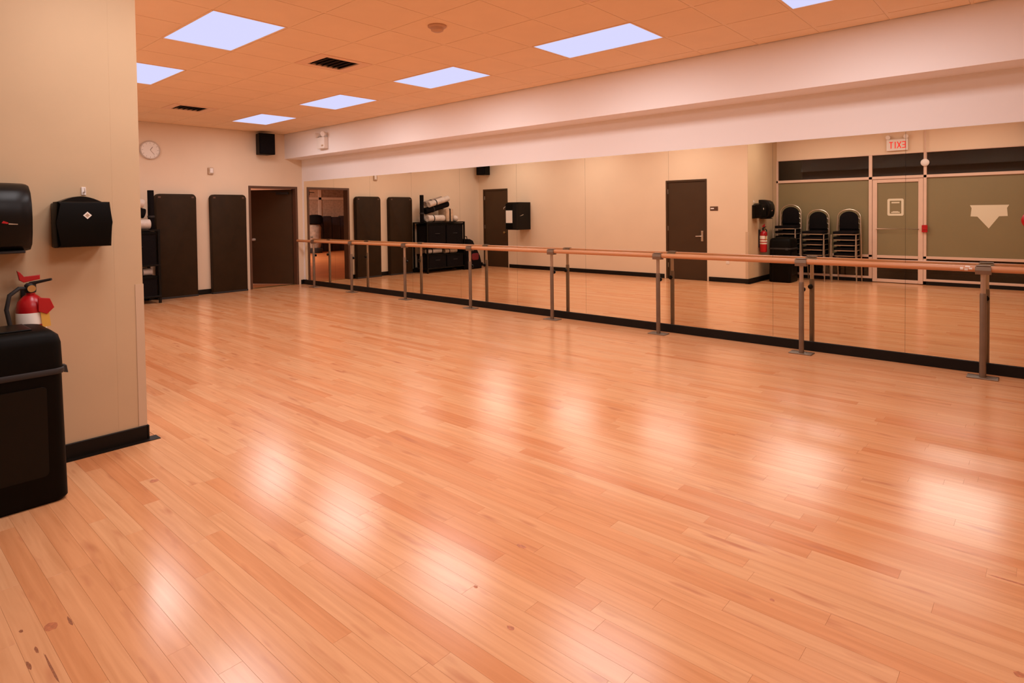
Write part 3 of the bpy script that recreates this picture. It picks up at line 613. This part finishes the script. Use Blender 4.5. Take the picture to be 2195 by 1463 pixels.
bm = B(); prism(bm, [(-0.06, 0.585), (-0.045, 0.575), (-0.03, 0.545), (0.045, 0.555), (0.045, 0.53), (-0.03, 0.515), (-0.05, 0.53)], -0.012, 0.012, 'X', 0.003); obj('lever', bm, 'red', t)
bm = B(); tube(bm, [(0, -0.02, 0.48), (0.02, -0.055, 0.485), (0.03, -0.10, 0.45), (0.03, -0.115, 0.37), (0.03, -0.092, 0.22), (0.03, -0.09, 0.10)], 0.011, 10); obj('hose', bm, 'rubber', t, True)
bm = B(); lathe(bm, [(0.02, 0), (0.02, 0.012)], 14, (0.025, 0.0, 0.48), 'X'); obj('gauge', bm, 'brass', t, True)
bm = B(); prism(bm, [(0.02, 0.43), (0.075, 0.42), (0.095, 0.365), (0.06, 0.33), (0.02, 0.35)], 0.072, 0.08, 'X', 0.002); obj('inspection_tag', bm, 'red', t, label='glossy red plastic tag')
bm = B(); prism(bm, [(0.03, 0.345), (0.07, 0.345), (0.078, 0.26), (0.038, 0.255)], 0.073, 0.075, 'X'); obj('inspection_card', bm, 'yellow', t, label='yellow inspection card')
bm = B(); box(bm, -0.095, -0.07, -0.03, 0.03, 0.10, 0.47); obj('wall_bracket', bm, 'rubber', t)
# waste bin
t = thing('waste_bin', 'tall black waste bin with rounded lid at the left edge', 'waste bin', (7.965, -6.235, 0))
def rr(hx, hy, r): return rrect(-hx, hx, -hy, hy, r, 5)
def loft(bm, levels):
    rings = [[bm.verts.new((p[0], p[1], z)) for p in rr(hx, hy, r)] for (hx, hy, r, z) in levels]
    n = len(rings[0])
    for i in range(len(rings)-1):
        for k in range(n): bm.faces.new((rings[i][k], rings[i][(k+1) % n], rings[i+1][(k+1) % n], rings[i+1][k]))
    bm.faces.new(rings[0][::-1]); bm.faces.new(rings[-1])
bm = B(); loft(bm, [(0.200, 0.235, 0.05, 0.0), (0.215, 0.25, 0.05, 0.02), (0.205, 0.24, 0.045, 0.67)]); bd = obj('body', bm, 'black', t, True)
bm = B(); prism(bm, rrect(-0.165, 0.165, 0.15, 0.615, 0.02), 0.2085, 0.2135, 'X', 0.002); obj('front_panel', bm, 'satin', bd)
bm = B(); loft(bm, [(0.214, 0.249, 0.05, 0.670), (0.216, 0.251, 0.05, 0.675), (0.216, 0.251, 0.05, 0.695), (0.213, 0.248, 0.05, 0.700)]); obj('lid_rim', bm, 'rubber', t, True)
bm = B(); loft(bm, [(0.210, 0.245, 0.05, 0.700), (0.206, 0.241, 0.05, 0.83), (0.198, 0.232, 0.05, 0.868), (0.175, 0.205, 0.05, 0.893), (0.15, 0.18, 0.05, 0.900)]); ld_ = obj('lid', bm, 'black', t, True)
bm = B(); box(bm, -0.12, 0.12, -0.13, 0.13, 0.899, 0.908, 0.006, 2); obj('flap', bm, 'satin', ld_)
bm = B(); prism(bm, [(0.245, 0.705), (0.262, 0.700), (0.268, 0.660), (0.250, 0.665)], 0.12, 0.17, 'X', 0.002); obj('latch', bm, 'rubber', t)

# ------------------------------------------------------------------ stacked chairs
def make_chair():
    t = thing('stacking_chair', '', 'chair', (0, 0, 0), 0, 'stacked black chairs')
    bm = B(); prism(bm, rrect(-0.20, 0.20, -0.19, 0.21, 0.05), 0.435, 0.485, 'Z', 0.014); obj('seat', bm, 'fabric', t, True)
    bm = B(); prism(bm, rrect(-0.205, 0.205, -0.195, 0.216, 0.05), 0.418, 0.4345, 'Z'); obj('seat_frame', bm, 'frame_c', t)
    pts = []
    for k in range(13):
        a = math.pi*k/12; pts.append((-0.208*math.cos(a), -0.235-0.02*math.sin(a), 0.76+0.165*math.sin(a)))
    pts = [(-0.217, -0.205, 0.42), (-0.213, -0.22, 0.55)]+pts+[(0.213, -0.22, 0.55), (0.217, -0.205, 0.42)]
    bm = B(); tube(bm, pts, 0.0115, 8); obj('back_frame', bm, 'frame_c', t, True)
    top = [(0.172*math.cos(math.pi*k/10), 0.74+0.145*math.sin(math.pi*k/10)) for k in range(11)]
    bm = B(); prism(bm, [(-0.172, 0.53), (0.172, 0.53)]+top, -0.008, 0.008, 'Y', 0.005)
    for v in bm.verts: v.co.y += -0.222-(v.co.z-0.53)*0.08
    obj('backrest', bm, 'fabric', t, True)
    for s in (-1, 1):
        bm = B(); tube(bm, [(s*0.222, 0.20, 0.425), (s*0.222, 0.25, 0.0)], 0.011, 8); obj('leg', bm, 'frame_c', t, True)
        bm = B(); tube(bm, [(s*0.217, -0.205, 0.42), (s*0.217, -0.24, 0.0)], 0.011, 8); obj('leg', bm, 'frame_c', t, True)
    return t
proto = make_chair(); first = True
ordc = ['topmost', 'second from the top', 'third from the top', 'fourth from the top', 'fifth from the top', 'sixth from the top', 'lowest']
for (x, y, n, where) in ((7.88, -6.86, 7, 'in the stack behind the waste bin'), (8.42, -6.86, 6, 'in the middle stack'), (9.0, -6.86, 6, 'in the stack next to the glass door')):
    for k in range(n):
        c = proto if first else copytree(proto); first = False
        c.location = (x, y+k*0.018, k*0.108)
        pos = 'lowest' if k == 0 else ordc[n-1-k]
        c['label'] = 'black stacking chair, %s %s' % (pos, where)

# ------------------------------------------------------------------ next room behind the open door
XB = -10.6
bm = B(); box(bm, XB, 0.0, -9.2, 1.6, -0.1, -0.001); bmesh.ops.delete(bm, geom=[], context='VERTS')
o = struct('floor_next_room', bm, mat('next_room_floor', (0.66, 0.24, 0.085), 0.3, var=0.12, vscale=2), 'orange wooden floor of the room behind the open door', 'floor')
o.location.x = -0.16
bm = B(); box(bm, XB-0.3, -0.16, -9.2, 1.6, 2.9, 3.0); struct('ceiling_next_room', bm, 'tile', 'ceiling of the room behind the open door', 'ceiling')
bm = B(); box(bm, XB-0.3, XB-0.15, -9.2, 1.6, 0, 2.9); struct('wall_next_room_end', bm, 'wall', 'far wall of the room behind the open door', 'wall')
bm = B(); box(bm, XB-0.3, -0.16, -9.35, -9.2, 0, 2.9); struct('wall_next_room_left', bm, 'wall', 'side wall of the room behind the open door', 'wall')
bm = B(); box(bm, XB-0.3, -0.16, 1.6, 1.75, 0, 2.9); struct('wall_next_room_right', bm, 'wall', 'other side wall of the room behind the open door', 'wall')
bm = B(); box(bm, -0.32, -0.161, -9.2, -W, 0, 2.9); struct('wall_next_room_near', bm, 'wall', 'near wall of the room behind the open door', 'wall')
XW = XB-0.15
t = thing('window_3', 'white framed window in the room behind the open door', 'window', (XW, -6.85, 0)); t['kind'] = 'structure'
for (y0, y1, z0, z1, n) in ((-0.06, 0.06, 1.0, 2.85, 'mullion'), (-1.3, 1.3, 2.12, 2.22, 'transom'), (-1.3, 1.3, 0.95, 1.02, 'sill'), (-1.36, -1.3, 0.95, 2.85, 'mullion'), (1.3, 1.36, 0.95, 2.85, 'mullion')):
    bm = B(); box(bm, 0.0, 0.05, y0, y1, z0, z1); obj(n, bm, 'white', t)
for (y0, y1, z0, z1, m) in ((-1.3, -0.06, 1.02, 2.12, 'silver'), (0.06, 1.3, 1.02, 2.12, 'silver'), (-1.3, -0.06, 2.22, 2.85, 'grey'), (0.06, 0.45, 2.22, 2.85, 'silver')):
    bm = B(); box(bm, 0.0, 0.012, y0, y1, z0, z1); obj('pane', bm, m, t)
bm = B(); box(bm, 0, 0.02, -6.38, -5.7, 2.23, 2.85)
tag(obj('red_poster', bm, mat('dull_red', (0.30, 0.02, 0.015), 0.7), None, False, (XW, 0, 0)), 'dull red panel high on the far wall of the next room', 'poster')
ln = ['leftmost', 'second from left', 'third from left', 'fourth from left', 'rightmost']
for k in range(5):
    y = -6.35-0.40*k
    t = thing('upright_mat', 'dark navy upright mat in the next room, %s in the mirror' % ln[k], 'gym mat', (-10.1, y, 0), 0, 'navy mats in the next room')
    bm = B(); prism(bm, rrect(-0.19, 0.19, 0.0, 1.40+0.04*(k % 2), 0.05, 4, (0, 0, 1, 1)), -0.10, 0.10, 'X', 0.015); obj('pad', bm, 'navy', t, True)
    bm = B(); box(bm, 0.101, 0.106, -0.14, 0.14, 1.0, 1.03); obj('strap', bm, 'rubber', t)
t = thing('covered_trolley', 'grey bagged trolley with a black top in the next room', 'trolley', (-9.5, -5.88, 0))
bm = B(); lathe(bm, [(0.26, 0.0), (0.28, 0.06), (0.28, 0.16), (0.20, 0.2)], 18); obj('base', bm, 'rubber', t, True)
bm = B(); lathe(bm, [(0.19, 0.2), (0.23, 0.35), (0.22, 0.7), (0.24, 1.0), (0.17, 1.12)], 18); obj('bag', bm, 'grey', t, True)
bm = B(); lathe(bm, [(0.22, 1.12), (0.31, 1.16), (0.32, 1.36), (0.25, 1.47), (0.1, 1.5)], 18); obj('cover', bm, 'fabric', t, True)
t = thing('ceiling_light', 'added unseen lamp lighting the room behind the open door', 'ceiling light', (-8.0, -2.2, 2.9), 0)  # unseen lamp, added to light what shows through the doorway
bm = B(); box(bm, -0.6, 0.6, -0.3, 0.3, -0.012, 0.0); obj('diffuser', bm, 'panel', t)
ld = bpy.data.lights.new('lamp', 'AREA'); ld.shape = 'RECTANGLE'; ld.size = 1.1; ld.size_y = 0.55; ld.energy = 230; ld.color = LAMP_COL
lo = bpy.data.objects.new('lamp', ld); C.objects.link(lo); lo.parent = t; lo.location = (0, 0, -0.02)

# ------------------------------------------------------------------ dark corridor behind the glass front
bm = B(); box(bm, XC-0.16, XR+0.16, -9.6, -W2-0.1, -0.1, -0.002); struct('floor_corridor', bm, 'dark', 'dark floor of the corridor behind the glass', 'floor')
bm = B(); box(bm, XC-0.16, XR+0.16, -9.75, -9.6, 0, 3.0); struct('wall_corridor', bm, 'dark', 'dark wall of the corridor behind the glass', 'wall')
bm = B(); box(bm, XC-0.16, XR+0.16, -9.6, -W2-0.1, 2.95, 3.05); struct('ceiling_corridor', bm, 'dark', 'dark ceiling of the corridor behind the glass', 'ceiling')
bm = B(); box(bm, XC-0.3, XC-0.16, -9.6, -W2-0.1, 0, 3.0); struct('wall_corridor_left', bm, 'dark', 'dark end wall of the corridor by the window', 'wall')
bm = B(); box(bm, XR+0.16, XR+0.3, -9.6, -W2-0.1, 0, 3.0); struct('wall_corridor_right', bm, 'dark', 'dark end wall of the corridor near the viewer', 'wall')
